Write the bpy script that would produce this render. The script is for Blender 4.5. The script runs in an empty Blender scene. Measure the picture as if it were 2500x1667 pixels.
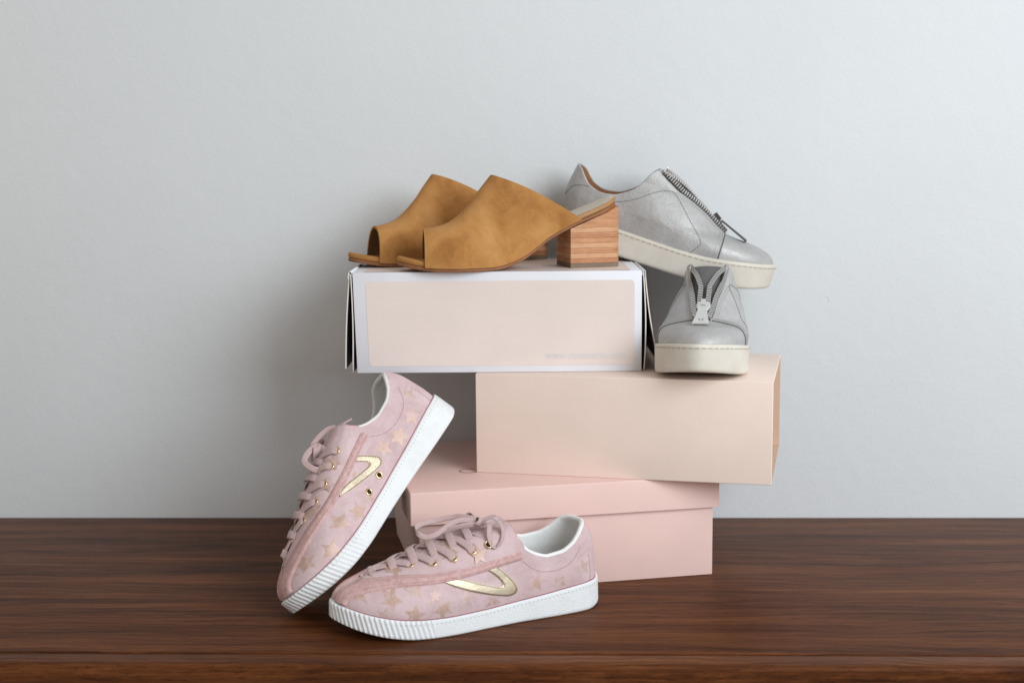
import bpy, math, random
import numpy as np
from mathutils import Matrix, Vector

random.seed(7); rng = np.random.RandomState(11)
scene = bpy.context.scene
COL = scene.collection

# ------------------------------------------------------------------ camera
cam_d = bpy.data.cameras.new('camera')
cam_d.sensor_width = 36.0
cam_d.lens = 3334.6 / 2500 * 36.0
cam_d.clip_start = 0.05; cam_d.clip_end = 60
cam = bpy.data.objects.new('camera', cam_d); COL.objects.link(cam)
cam.matrix_world = (Matrix.Translation((0, 0, 0.4789)) @ Matrix.Rotation(math.pi/2 - 0.1349, 4, 'X')
                    @ Matrix.Rotation(-0.0087, 4, 'Z'))
scene.camera = cam
cam_d.dof.use_dof = True
cam_d.dof.focus_distance = 1.50
cam_d.dof.aperture_fstop = 5.6

# ------------------------------------------------------------------ light
world = bpy.data.worlds.new('World'); scene.world = world; world.use_nodes = True
bg = world.node_tree.nodes['Background']
bg.inputs[0].default_value = (1.0, 0.925, 0.845, 1); bg.inputs[1].default_value = 0.50

def area(name, loc, target, sx, sy, power, col):
    d = bpy.data.lights.new(name, 'AREA'); d.shape = 'RECTANGLE'; d.size = sx; d.size_y = sy
    d.energy = power; d.color = col
    o = bpy.data.objects.new(name, d); COL.objects.link(o)
    o.location = loc
    o.rotation_euler = (Vector(target) - Vector(loc)).to_track_quat('-Z', 'Y').to_euler()
    return o
area('window_light', (1.70, -0.45, 1.35), (0.0, 1.6, 0.30), 1.6, 1.7, 75, (0.865, 0.94, 1.0))

vs = scene.view_settings
vs.view_transform = 'Standard'; vs.look = 'None'; vs.exposure = 0.0; vs.gamma = 1.0
vs.use_curve_mapping = False
scene.cycles.max_bounces = 6

# ------------------------------------------------------------------ materials
def lin(c):
    return tuple(((v/255)/12.92 if v/255 <= 0.04045 else ((v/255+0.055)/1.055)**2.4) for v in c) + (1,)

class NT:
    def __init__(s, name):
        s.m = bpy.data.materials.new(name); s.m.use_nodes = True
        s.t = s.m.node_tree; s.b = s.t.nodes['Principled BSDF']
    def n(s, kind, **kw):
        nd = s.t.nodes.new(kind)
        for k, v in kw.items(): setattr(nd, k, v)
        return nd
    def l(s, a, b): s.t.links.new(a, b)
    def val(s, k, v): s.b.inputs[k].default_value = v
    def noise(s, scale, detail=3, rough=0.55, vec=None, dist=0.0):
        nd = s.n('ShaderNodeTexNoise'); nd.inputs['Scale'].default_value = scale
        nd.inputs['Detail'].default_value = detail; nd.inputs['Roughness'].default_value = rough
        nd.inputs['Distortion'].default_value = dist
        if vec is not None: s.l(vec, nd.inputs['Vector'])
        return nd.outputs['Fac']
    def coords(s, scale=(1, 1, 1), rot=(0, 0, 0), loc=(0, 0, 0)):
        tc = s.n('ShaderNodeTexCoord'); mp = s.n('ShaderNodeMapping')
        mp.inputs['Scale'].default_value = scale; mp.inputs['Rotation'].default_value = rot; mp.inputs['Location'].default_value = loc
        s.l(tc.outputs['Object'], mp.inputs['Vector']); return mp.outputs['Vector']
    def ramp(s, fac, stops):
        r = s.n('ShaderNodeValToRGB'); e = r.color_ramp.elements
        while len(e) < len(stops): e.new(0.5)
        for q, (p, c) in zip(e, stops): q.position = p; q.color = c if len(c) == 4 else tuple(c)+(1,)
        s.l(fac, r.inputs['Fac']); return r.outputs['Color']
    def math(s, op, a, b=None, c=None):
        m = s.n('ShaderNodeMath', operation=op)
        for i, v in enumerate((a, b, c)):
            if v is None: continue
            if isinstance(v, (int, float)): m.inputs[i].default_value = v
            else: s.l(v, m.inputs[i])
        return m.outputs[0]
    def mix(s, fac, a, b, mode='MIX'):
        m = s.n('ShaderNodeMix', data_type='RGBA', blend_type=mode)
        for k, v in ((0, fac), (6, a), (7, b)):
            if isinstance(v, (int, float)): m.inputs[k].default_value = v
            elif isinstance(v, tuple): m.inputs[k].default_value = v
            else: s.l(v, m.inputs[k])
        return m.outputs[2]
    def bump(s, h, dist=0.0005, strength=1.0):
        b = s.n('ShaderNodeBump'); b.inputs['Distance'].default_value = dist; b.inputs['Strength'].default_value = strength
        s.l(h, b.inputs['Height']); s.l(b.outputs['Normal'], s.b.inputs['Normal'])
    def col(s, c): s.l(c, s.b.inputs['Base Color'])

def g(c, k): return tuple(min(1, v*k) for v in c[:3]) + (1,)

MAT = {}
def plain(name, c, rough=0.6, metal=0.0, bump=None, var=0.06, vscale=60, sheen=0.0, spec=0.5):
    t = NT(name); v = t.coords()
    nz = t.noise(vscale, 4, 0.6, v)
    t.col(t.ramp(nz, [(0.3, g(c, 1-var)), (0.7, g(c, 1+var))]))
    t.val('Roughness', rough); t.val('Metallic', metal); t.val('Specular IOR Level', spec)
    if sheen: t.val('Sheen Weight', sheen); t.val('Sheen Roughness', 0.5)
    if bump:
        t.bump(t.noise(bump[0], 3, 0.6, v), bump[1], 1.0)
    MAT[name] = t.m; return t

def suede(name, c_dark, c_light, c_dust, scale=35, sheen=0.25, fine=0.0004):
    t = NT(name); v = t.coords()
    a = t.noise(scale, 4, 0.6, v, 0.6)
    f = t.noise(1400, 2, 0.6, v)
    base = t.ramp(a, [(0.30, c_dark), (0.52, c_light), (0.75, c_dust)])
    c2 = t.mix(0.22, base, t.ramp(f, [(0.35, (0.25, 0.25, 0.25)), (0.65, (0.85, 0.85, 0.85))]), 'OVERLAY')
    t.col(c2); t.val('Roughness', 0.92); t.val('Specular IOR Level', 0.2)
    t.val('Sheen Weight', sheen); t.val('Sheen Roughness', 0.6)
    t.val('Sheen Tint', g(c_dust, 1.3))
    t.bump(f, fine, 0.6)
    MAT[name] = t.m
suede('tan_suede', (0.30, 0.128, 0.035, 1), (0.43, 0.205, 0.064, 1), (0.51, 0.265, 0.098, 1), 22, 0.05)
suede('pink_suede', (0.55, 0.40, 0.405, 1), (0.615, 0.46, 0.475, 1), (0.65, 0.505, 0.525, 1), 45, 0.2)
suede('pink_trim', (0.48, 0.29, 0.27, 1), (0.57, 0.37, 0.36, 1), (0.66, 0.47, 0.45, 1), 180, 0.2)
plain('tan_lining', (0.27, 0.16, 0.075), 0.75, vscale=50)
plain('footbed_top', (0.56, 0.50, 0.41), 0.6, vscale=80)
plain('tan_leather', (0.36, 0.185, 0.07), 0.5, var=0.12, vscale=120)
def leather_edge():
    t = NT('outsole_edge'); v = t.coords()
    a = t.noise(420, 4, 0.7, v); b = t.noise(60, 3, 0.6, v)
    t.col(t.mix(b, t.ramp(a, [(0.35, (0.10, 0.028, 0.010)), (0.7, (0.30, 0.105, 0.038))]), (0.34, 0.15, 0.062, 1)))
    t.val('Roughness', 0.65); t.bump(a, 0.0003, 0.6); MAT['outsole_edge'] = t.m
leather_edge()
def stacked(name, c0, c1, seed):
    t = NT(name); v = t.coords((18, 18, 420), loc=(seed*3.1, seed*1.7, seed))
    a = t.noise(1.0, 5, 0.7, v)
    v2 = t.coords((60, 60, 160), loc=(seed, seed*2.2, 0)); b = t.noise(1.0, 5, 0.65, v2)
    v3 = t.coords((900, 900, 900)); f = t.noise(1.0, 2, 0.6, v3)
    c = t.ramp(t.math('ADD', t.math('MULTIPLY', a, 0.6), t.math('MULTIPLY', b, 0.4)), [(0.34, c0), (0.56, c1), (0.75, g(c1, 1.2))])
    t.col(t.mix(0.18, c, t.ramp(f, [(0.3, (0.2, 0.2, 0.2)), (0.7, (0.8, 0.8, 0.8))]), 'OVERLAY'))
    t.val('Roughness', 0.5); t.bump(f, 0.0002, 0.5); MAT[name] = t.m
stacked('stack_light', (0.43, 0.20, 0.092, 1), (0.59, 0.325, 0.17, 1), 1.0)
stacked('stack_mid', (0.36, 0.14, 0.054, 1), (0.53, 0.255, 0.115, 1), 4.0)
stacked('stack_dark', (0.30, 0.108, 0.042, 1), (0.49, 0.22, 0.098, 1), 7.0)
plain('heel_rubber', (0.20, 0.145, 0.10), 0.8, bump=(900, 0.0003))

def silver():
    t = NT('silver_leather'); v = t.coords()
    a = t.noise(28, 4, 0.6, v); f = t.noise(520, 4, 0.65, v); w = t.noise(90, 5, 0.65, v, 1.2)
    t.col(t.mix(t.ramp(f, [(0.35, (0.15,)*3), (0.7, (0.85,)*3)]),
                t.ramp(a, [(0.3, (0.34, 0.33, 0.32)), (0.7, (0.45, 0.445, 0.44))]),
                t.ramp(a, [(0.3, (0.43, 0.425, 0.42)), (0.7, (0.56, 0.56, 0.565))])))
    t.val('Metallic', 0.28)
    t.l(t.ramp(w, [(0.3, (0.46,)*3), (0.7, (0.60,)*3)]), t.b.inputs['Roughness'])
    cr = t.n('ShaderNodeTexVoronoi', feature='DISTANCE_TO_EDGE'); cr.inputs['Scale'].default_value = 240; t.l(v, cr.inputs['Vector'])
    crk = t.ramp(cr.outputs['Distance'], [(0.0, (0,)*3), (0.10, (1,)*3)])
    t.bump(t.math('ADD', t.math('MULTIPLY', w, 1.3), t.math('MULTIPLY', t.math('MULTIPLY', crk, w), 0.30)), 0.0010, 0.45)
    MAT['silver_leather'] = t.m
silver()
plain('gusset_suede', (0.13, 0.125, 0.125), 0.85, bump=(900, 0.0003), vscale=200)
plain('silver_edge', (0.10, 0.10, 0.10), 0.7); plain('zip_tape', (0.018, 0.018, 0.018), 0.9)
plain('brown_lining', (0.34, 0.145, 0.065), 0.6, var=0.1, vscale=40, bump=(300, 0.0003))
plain('insole_brown', (0.28, 0.13, 0.06), 0.6)
def cream():
    t = NT('cream_rubber'); v = t.coords()
    a = t.noise(25, 4, 0.6, v); d = t.noise(230, 3, 0.5, v)
    base = t.ramp(a, [(0.3, (0.61, 0.565, 0.485)), (0.7, (0.69, 0.655, 0.585))])
    t.col(t.mix(t.ramp(d, [(0.70, (0, 0, 0)), (0.76, (0.55, 0.55, 0.55))]), base, (0.33, 0.27, 0.20, 1)))
    t.val('Roughness', 0.55); t.bump(t.noise(160, 3, 0.6, v), 0.0004, 0.5); MAT['cream_rubber'] = t.m
cream()
plain('outsole_tan', (0.36, 0.25, 0.15), 0.8, bump=(700, 0.0006), vscale=400, var=0.3)
plain('white_rubber', (0.77, 0.80, 0.82), 0.55, bump=(520, 0.00045), var=0.03, vscale=40)
t = NT('white_rubber'); v = t.coords(); sm = t.noise(55, 5, 0.65, v, 0.8)
t.col(t.ramp(sm, [(0.30, (0.735, 0.745, 0.745)), (0.46, (0.77, 0.793, 0.81)), (0.7, (0.785, 0.81, 0.828))]))
t.val('Roughness', 0.58); t.bump(t.noise(520, 3, 0.6, v), 0.00055, 1.0); MAT['white_rubber'] = t.m
plain('white_outsole', (0.70, 0.68, 0.65), 0.6, bump=(300, 0.0004))
plain('white_lining', (0.80, 0.81, 0.80), 0.85, bump=(1500, 0.0003), var=0.05, vscale=300)
plain('white_insole', (0.55, 0.56, 0.55), 0.8, var=0.08, vscale=300)
plain('lace_pink', (0.52, 0.37, 0.365), 0.9, bump=(1800, 0.0005), var=0.16, vscale=900, sheen=0.3)
plain('thread_pink', (0.36, 0.17, 0.17), 0.8)
plain('thread_gray', (0.16, 0.155, 0.155), 0.8)
plain('thread_silver', (0.40, 0.40, 0.40), 0.7)
plain('thread_cream', (0.38, 0.32, 0.24), 0.8)
plain('thread_white', (0.52, 0.52, 0.52), 0.8)
plain('thread_brown', (0.16, 0.08, 0.03), 0.8)
plain('seam_pink', (0.36, 0.15, 0.17), 0.8)
plain('brass', (0.80, 0.58, 0.33), 0.28, metal=1.0)
plain('nickel', (0.78, 0.76, 0.73), 0.25, metal=1.0, var=0.03)
plain('nickel_matte', (0.80, 0.79, 0.78), 0.38, metal=0.9, var=0.03)
plain('nickel_shaded', (0.10, 0.10, 0.10), 0.4, metal=0.8, var=0.03)  # same zip nickel with shade painted in, for the rear shoe's slider and pull
plain('engraving', (0.22, 0.21, 0.20), 0.6)
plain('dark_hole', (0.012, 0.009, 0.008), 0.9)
def gold_leather():
    t = NT('gold_leather'); v = t.coords()
    f = t.noise(260, 4, 0.65, v); a = t.noise(40, 3, 0.6, v)
    t.col(t.ramp(a, [(0.3, (0.64, 0.545, 0.39)), (0.7, (0.75, 0.675, 0.53))]))
    t.val('Metallic', 0.6); t.val('Roughness', 0.46); t.bump(f, 0.001, 0.6); MAT['gold_leather'] = t.m
gold_leather()
def star_print(name, dens):
    t = NT(name); v = t.coords()
    f = t.noise(1500, 2, 0.6, v); a = t.noise(160, 4, 0.65, v); sp = t.noise(2600, 1, 0.5, v)
    gold = t.ramp(f, [(0.35, (0.45, 0.285, 0.20)), (0.6, (0.56, 0.385, 0.285)), (0.72, (0.80, 0.65, 0.47))])
    m = t.ramp(t.math('ADD', t.math('MULTIPLY', f, 0.45), t.math('MULTIPLY', a, 0.55)), [(0.5-dens, (0, 0, 0)), (0.58-dens*0.7, (0.85, 0.85, 0.85))])
    t.col(t.mix(m, (0.615, 0.46, 0.475, 1), gold))
    t.l(t.math('MULTIPLY', m, t.ramp(sp, [(0.45, (0.1,)*3), (0.7, (0.9,)*3)])), t.b.inputs['Metallic'])
    t.val('Roughness', 0.5); t.bump(f, 0.0003, 0.5); MAT[name] = t.m
star_print('star_gold', 0.10); star_print('star_worn', 0.045)

def card(name, c, rough=0.55, spec=0.35):
    t = NT(name); v = t.coords()
    a = t.noise(12, 4, 0.6, v); f = t.noise(900, 2, 0.6, v)
    t.col(t.ramp(a, [(0.3, g(c, 0.97)), (0.7, g(c, 1.03))]))
    t.val('Roughness', rough); t.val('Specular IOR Level', spec)
    big = t.noise(9, 3, 0.5, v)
    t.bump(t.math('ADD', t.math('MULTIPLY', f, 0.05), big), 0.0024, 0.5); MAT[name] = t.m
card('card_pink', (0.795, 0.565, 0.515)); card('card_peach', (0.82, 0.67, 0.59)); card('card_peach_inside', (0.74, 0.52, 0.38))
card('card_edge', (0.78, 0.72, 0.66)); card('card_white', (0.73, 0.735, 0.785), 0.45)
card('card_print', (0.755, 0.655, 0.61), 0.4); card('card_gap_shade', (0.085, 0.09, 0.095), 0.7); card('ink_dark', (0.07, 0.035, 0.03))  # the dark grey paints the shade of the flap gaps onto their inner faces
card('ink_pale', (0.66, 0.66, 0.68))

def wood():
    t = NT('walnut')
    warp = t.noise(1.0, 4, 0.55, t.coords((3.2, 11, 11)))
    tc = t.n('ShaderNodeTexCoord'); sep = t.n('ShaderNodeSeparateXYZ'); t.l(tc.outputs['Object'], sep.inputs[0])
    yy = t.math('ADD', sep.outputs[1], t.math('MULTIPLY', t.math('SUBTRACT', warp, 0.5), 0.055))
    cmb = t.n('ShaderNodeCombineXYZ'); t.l(sep.outputs[0], cmb.inputs[0]); t.l(yy, cmb.inputs[1]); t.l(sep.outputs[2], cmb.inputs[2])
    def st(scale, detail, rough, sc):
        mp = t.n('ShaderNodeMapping'); mp.inputs['Scale'].default_value = sc; t.l(cmb.outputs[0], mp.inputs['Vector'])
        return t.noise(scale, detail, rough, mp.outputs['Vector'])
    broad = st(1.0, 3, 0.5, (1.6, 30, 30)); grain = st(1.0, 6, 0.7, (6.0, 230, 230)); pore = st(1.0, 3, 0.7, (40, 1300, 1300))
    c = t.ramp(t.math('ADD', t.math('MULTIPLY', broad, 0.5), t.math('MULTIPLY', grain, 0.5)),
               [(0.33, (0.022, 0.0074, 0.0030)), (0.45, (0.075, 0.0232, 0.0076)), (0.55, (0.134, 0.0440, 0.0145)), (0.68, (0.215, 0.080, 0.028))])
    c = t.mix(t.ramp(pore, [(0.36, (0.6,)*3), (0.48, (0,)*3)]), c, (0.012, 0.005, 0.003, 1))
    dust = t.noise(900, 2, 0.5, t.coords()); c = t.mix(t.ramp(dust, [(0.735, (0,)*3), (0.77, (0.35,)*3)]), c, (0.30, 0.24, 0.20, 1))
    t.col(c); t.val('Specular IOR Level', 0.07)
    t.l(t.ramp(grain, [(0.3, (0.44,)*3), (0.7, (0.33,)*3)]), t.b.inputs['Roughness'])
    t.bump(t.math('ADD', pore, t.math('MULTIPLY', grain, 0.6)), 0.0004, 0.45); MAT['walnut'] = t.m
wood()
def wallm():
    t = NT('wall_paint'); v = t.coords()
    a = t.noise(5, 4, 0.6, v); f = t.noise(260, 4, 0.6, v); h = t.noise(45, 3, 0.5, v)
    t.col(t.ramp(a, [(0.3, (0.665, 0.688, 0.702)), (0.7, (0.685, 0.708, 0.722))]))
    t.val('Roughness', 0.85); t.val('Specular IOR Level', 0.2)
    t.bump(t.math('ADD', t.math('MULTIPLY', f, 0.8), t.math('MULTIPLY', h, 1.5)), 0.0012, 0.32); MAT['wall_paint'] = t.m
wallm()

# ------------------------------------------------------------------ mesh helpers
def mesh_obj(name, V, F, mat, parent=None, smooth=True, autosmooth=None):
    me = bpy.data.meshes.new(name)
    me.from_pydata([tuple(v) for v in np.asarray(V, float)], [], [tuple(int(i) for i in f) for f in F])
    me.update()
    ms = mat if isinstance(mat, (list, tuple)) else [mat]
    for m in ms: me.materials.append(MAT[m])
    if smooth:
        me.polygons.foreach_set('use_smooth', [True]*len(me.polygons))
        if autosmooth is not None: me.set_sharp_from_angle(angle=math.radians(autosmooth))
    o = bpy.data.objects.new(name, me); COL.objects.link(o)
    if parent is not None: o.parent = parent
    return o

def fix_normals(o):
    import bmesh
    bm = bmesh.new(); bm.from_mesh(o.data); bmesh.ops.recalc_face_normals(bm, faces=bm.faces); bm.to_mesh(o.data); bm.free()
    return o

def grid_faces(n, m, cu=False, cv=False, base=0):
    F = []
    for i in range(n if cu else n-1):
        i2 = (i+1) % n
        for j in range(m if cv else m-1):
            j2 = (j+1) % m
            F.append((base+i*m+j, base+i2*m+j, base+i2*m+j2, base+i*m+j2))
    return F

def thing(name, label, cat, M=None, group=None):
    o = bpy.data.objects.new(name, None); COL.objects.link(o)
    o.empty_display_size = 0.05
    if M is not None: o.matrix_world = M
    o['label'] = label; o['category'] = cat
    if group: o['group'] = group
    return o

def pchip(xs, ys, n=1500):
    xs = np.asarray(xs, float); ys = np.asarray(ys, float)
    h = np.diff(xs); d = np.diff(ys)/h; m = np.zeros(len(xs))
    for i in range(1, len(xs)-1):
        if d[i-1]*d[i] > 0:
            w1 = 2*h[i]+h[i-1]; w2 = h[i]+2*h[i-1]; m[i] = (w1+w2)/(w1/d[i-1]+w2/d[i])
    m[0] = d[0]; m[-1] = d[-1]
    X = np.linspace(xs[0], xs[-1], n); k = np.clip(np.searchsorted(xs, X, 'right')-1, 0, len(h)-1)
    t = (X-xs[k])/h[k]
    Y = (ys[k]*(2*t**3-3*t**2+1)+h[k]*m[k]*(t**3-2*t**2+t)+ys[k+1]*(-2*t**3+3*t**2)+h[k]*m[k+1]*(t**3-t**2))
    return lambda q: np.interp(q, X, Y)

def spline(P, n, closed=False):
    P = np.asarray(P, float); N = len(P)
    out = []
    segs = N if closed else N-1
    for i in range(segs):
        g_ = (lambda k: P[k % N]) if closed else (lambda k: P[min(max(k, 0), N-1)])
        p0, p1, p2, p3 = g_(i-1), g_(i), g_(i+1), g_(i+2)
        for t in np.arange(n)/n:
            out.append(.5*((2*p1)+(-p0+p2)*t+(2*p0-5*p1+4*p2-p3)*t*t+(-p0+3*p1-3*p2+p3)*t**3))
    if not closed: out.append(P[-1])
    return np.array(out)

def resample(P, step=None, count=None):
    P = np.asarray(P, float); d = np.r_[0, np.cumsum(np.linalg.norm(np.diff(P[:, :3], axis=0), axis=1))]
    n = count if count else max(2, int(round(d[-1]/step))+1)
    q = np.linspace(0, d[-1], n)
    return np.column_stack([np.interp(q, d, P[:, k]) for k in range(P.shape[1])])

def unit(v):
    v = np.asarray(v, float); return v/np.maximum(np.linalg.norm(v, axis=-1, keepdims=True), 1e-12)

def tube(P, r, k=6, closed=False, up=(0, 0, 1)):
    P = np.asarray(P, float); n = len(P)
    T = unit(np.roll(P, -1, 0)-np.roll(P, 1, 0)) if closed else unit(np.gradient(P, axis=0))
    r = np.broadcast_to(r, (n,))
    N = np.cross(T, np.broadcast_to(up, P.shape)); bad = np.linalg.norm(N, axis=1) < 1e-3
    N[bad] = np.cross(T[bad], (0.3, 1, 0.2)); N = unit(N); B = np.cross(T, N)
    V = []
    for i in range(n):
        for j in range(k):
            a = 2*math.pi*j/k; V.append(P[i]+r[i]*(math.cos(a)*N[i]+math.sin(a)*B[i]))
    F = grid_faces(n, k, closed, True)
    if not closed: F += [tuple(range(k)), tuple((n-1)*k+j for j in range(k-1, -1, -1))]
    return V, F

def ribbon(P, W, width, thick, k=10, n=10, taper=False):
    """flat woven lace along a spline; W = direction of its width at each control point"""
    D = spline(np.column_stack([P, W]), n); C = D[:, :3]
    T = unit(np.gradient(C, axis=0)); Wd = D[:, 3:]; Wd = unit(Wd-T*np.sum(Wd*T, 1, keepdims=True)); N = np.cross(T, Wd)
    V = []
    for i in range(len(C)):
        for j in range(k):
            a = 2*math.pi*j/k; cx, sx = math.cos(a), math.sin(a)
            V.append(C[i]+Wd[i]*width/2*math.copysign(abs(cx)**0.6, cx)+N[i]*thick/2*math.copysign(abs(sx)**0.7, sx))
    m = len(C); F = grid_faces(m, k, False, True)+[tuple(range(k)), tuple((m-1)*k+j for j in range(k-1, -1, -1))]
    return V, F

class Bag:
    def __init__(s): s.V = []; s.F = []
    def add(s, V, F):
        b = len(s.V); s.V += [tuple(v) for v in V]; s.F += [tuple(i+b for i in f) for f in F]
    def box(s, c, ax, ay, az, hx, hy, hz):
        c = np.asarray(c, float); V = []
        for i in (-1, 1):
            for j in (-1, 1):
                for k in (-1, 1): V.append(c+i*hx*np.asarray(ax)+j*hy*np.asarray(ay)+k*hz*np.asarray(az))
        s.add(V, [(0, 1, 3, 2), (4, 6, 7, 5), (0, 4, 5, 1), (2, 3, 7, 6), (0, 2, 6, 4), (1, 5, 7, 3)])
    def build(s, name, mat, parent=None, smooth=True, auto=None, kind=None):
        o = mesh_obj(name, s.V, s.F, mat, parent, smooth, auto)
        if kind: o['kind'] = kind
        return o

def box_mesh(x0, x1, y0, y1, z0, z1, bev=0.0006, seg=2):
    import bmesh
    bm = bmesh.new()
    vs_ = [bm.verts.new((x, y, z)) for x in (x0, x1) for y in (y0, y1) for z in (z0, z1)]
    for f in [(0, 1, 3, 2), (4, 6, 7, 5), (0, 4, 5, 1), (2, 3, 7, 6), (0, 2, 6, 4), (1, 5, 7, 3)]:
        bm.faces.new([vs_[i] for i in f])
    bmesh.ops.recalc_face_normals(bm, faces=bm.faces)
    if bev: bmesh.ops.bevel(bm, geom=list(bm.edges), offset=bev, segments=seg, profile=0.5, affect='EDGES')
    V = [tuple(v.co) for v in bm.verts]; bm.verts.index_update(); F = [tuple(v.index for v in f.verts) for f in bm.faces]
    bm.free(); return V, F

def box_obj(name, b, mat, parent, bev=0.0006, warp=None):
    V, F = box_mesh(*b, bev=bev)
    if warp: V = [warp(v) for v in V]
    return mesh_obj(name, V, F, mat, parent, True, 35)

def rot_z(x, y, z, a): return Matrix.Translation((x, y, z)) @ Matrix.Rotation(a, 4, 'Z')

# ------------------------------------------------------------------ setting: wall and dresser
SKEW = -0.033
def wall_y(x): return 1.782 + SKEW*x
M = rot_z(0, 1.782, 0, SKEW)
Vw, Fw = box_mesh(-3.2, 3.2, 0.0, 0.1, -0.9, 2.4, bev=0)
wall = mesh_obj('wall', Vw, Fw, 'wall_paint', None, False); wall.matrix_world = M; wall['kind'] = 'structure'
# small nick in the plaster
pts = [(0.408, -0.0001, 0.295), (0.4115, -0.0001, 0.2935), (0.4135, -0.0001, 0.2905), (0.4130, -0.0001, 0.2865)]
Vn, Fn = tube(spline(pts, 6), 0.0004, 6)
mesh_obj('scuff_mark', Vn, Fn, 'wall_paint', wall)

dresser = thing('wooden_dresser', 'dark walnut dresser top under all the boxes and shoes, against the wall', 'dresser', rot_z(0, 1.28, 0, SKEW))
def slab(name, x0, x1, y0, y1, z0, z1, bev, seg=4):
    V, F = box_mesh(x0, x1, y0, y1, z0, z1, bev, seg)
    return mesh_obj(name, V, F, 'walnut', dresser, True, 40)
slab('top_panel', -1.7, 1.7, -0.0035, 0.4985, -0.022, 0.0, 0.0012)
slab('front_strip', -1.7, 1.7, -0.036, -0.0045, -0.0221, -0.0002, 0.005)
slab('front_panel', -1.7, 1.7, -0.030, 0.42, -0.7, -0.0225, 0.001)

# ------------------------------------------------------------------ boxes
zA, zB, zC = 0.1171, 0.2326, 0.3487
A = thing('lidded_shoe_box', 'pink cardboard shoe box with a lid, lowest of the stack on the dresser', 'box', rot_z(-0.1121, 1.4467, 0, 0.2035), 'stacked shoe boxes')
wA, dA, lh = 0.3543, 0.262, 0.0363
def taper(v):   # the base leans in a little towards its foot on the left end
    k = max(0, (zA-v[2])/zA)
    return (v[0]+0.010*k*max(0, 1-v[0]/0.1), v[1], v[2])
box_obj('base', (0.0055, wA-0.0055, 0.0055, dA-0.0055, 0.0, zA-0.003), 'card_pink', A, 0.0012, taper)
def tray(name, w, d, z0, z1, t, mat, parent, bev):
    """upside-down tray: a lid with four skirts"""
    import bmesh
    bm = bmesh.new()
    def ring(i, z): return [bm.verts.new(p) for p in ((i, i, z), (w-i, i, z), (w-i, d-i, z), (i, d-i, z))]
    a, b, c, e = ring(0, z1), ring(0, z0), ring(t, z0), ring(t, z1-t)
    bm.faces.new(a)
    for p, q in ((a, b), (b, c), (c, e)):
        for k in range(4): bm.faces.new((p[k], q[k], q[(k+1) % 4], p[(k+1) % 4]))
    bm.faces.new(e[::-1])
    bmesh.ops.recalc_face_normals(bm, faces=bm.faces)
    bmesh.ops.bevel(bm, geom=[x for x in bm.edges if x.verts[0] in a or x.verts[1] in a], offset=bev, segments=3, profile=0.5, affect='EDGES')
    me = bpy.data.meshes.new(name); bm.to_mesh(me); bm.free()
    me.materials.append(MAT[mat]); me.polygons.foreach_set('use_smooth', [True]*len(me.polygons)); me.set_sharp_from_angle(angle=math.radians(35))
    o = bpy.data.objects.new(name, me); COL.objects.link(o); o.parent = parent; return o
tray('lid', wA, dA, zA-lh, zA, 0.0018, 'card_pink', A, 0.0014)
# printed ring mark on the lid
def flat_ring(cx, cy, rx, ry, wd, z, n=48):
    V = []; 
    for i in range(n):
        a = 2*math.pi*i/n
        V += [(cx+(rx-wd)*math.cos(a), cy+(ry-wd)*math.sin(a), z), (cx+rx*math.cos(a), cy+ry*math.sin(a), z)]
    return V, grid_faces(n, 2, True)
LOGO = Bag()
LOGO.add(*flat_ring(0.0808, 0.0905, 0.0115, 0.0100, 0.0011, zA+0.0003))
for dx in (-0.0052, 0.0052): LOGO.add(*flat_ring(0.0808+dx, 0.106, 0.0009, 0.0009, 0.00089, zA+0.0003, 12))
LOGO.build('printed_mark', 'ink_dark', A, False)

B = thing('open_sleeve_box', 'peach cardboard box with an open right end, middle of the stack', 'box', rot_z(-0.0424, 1.5448, zA, -0.23), 'stacked shoe boxes')
wB, dB, hB = 0.3358, 0.2119, zB-zA
def sleeve():
    import bmesh
    t = 0.0021; bm = bmesh.new()
    def ring(i, x): return [bm.verts.new(p) for p in ((x, i, i), (x, dB-i, i), (x, dB-i, hB-i), (x, i, hB-i))]
    a, b, c, e = ring(0, 0), ring(0, wB), ring(t, wB), ring(t, t)
    bm.faces.new(a)
    fs = []
    for p, q in ((a, b), (b, c), (c, e)):
        for k in range(4): fs.append(bm.faces.new((p[k], q[k], q[(k+1) % 4], p[(k+1) % 4])))
    bm.faces.new(e[::-1])
    bmesh.ops.recalc_face_normals(bm, faces=bm.faces)
    for f in fs[4:8]: f.material_index = 1
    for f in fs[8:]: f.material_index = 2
    bmesh.ops.bevel(bm, geom=[x for x in bm.edges if all(v in a+b for v in x.verts)], offset=0.0011, segments=3, profile=0.5, affect='EDGES')
    me = bpy.data.meshes.new('sleeve'); bm.to_mesh(me); bm.free()
    for m in ('card_peach', 'card_edge', 'card_peach_inside'): me.materials.append(MAT[m])
    me.polygons.foreach_set('use_smooth', [True]*len(me.polygons)); me.set_sharp_from_angle(angle=math.radians(35))
    o = bpy.data.objects.new('sleeve', me); COL.objects.link(o); o.parent = B
sleeve()

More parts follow.
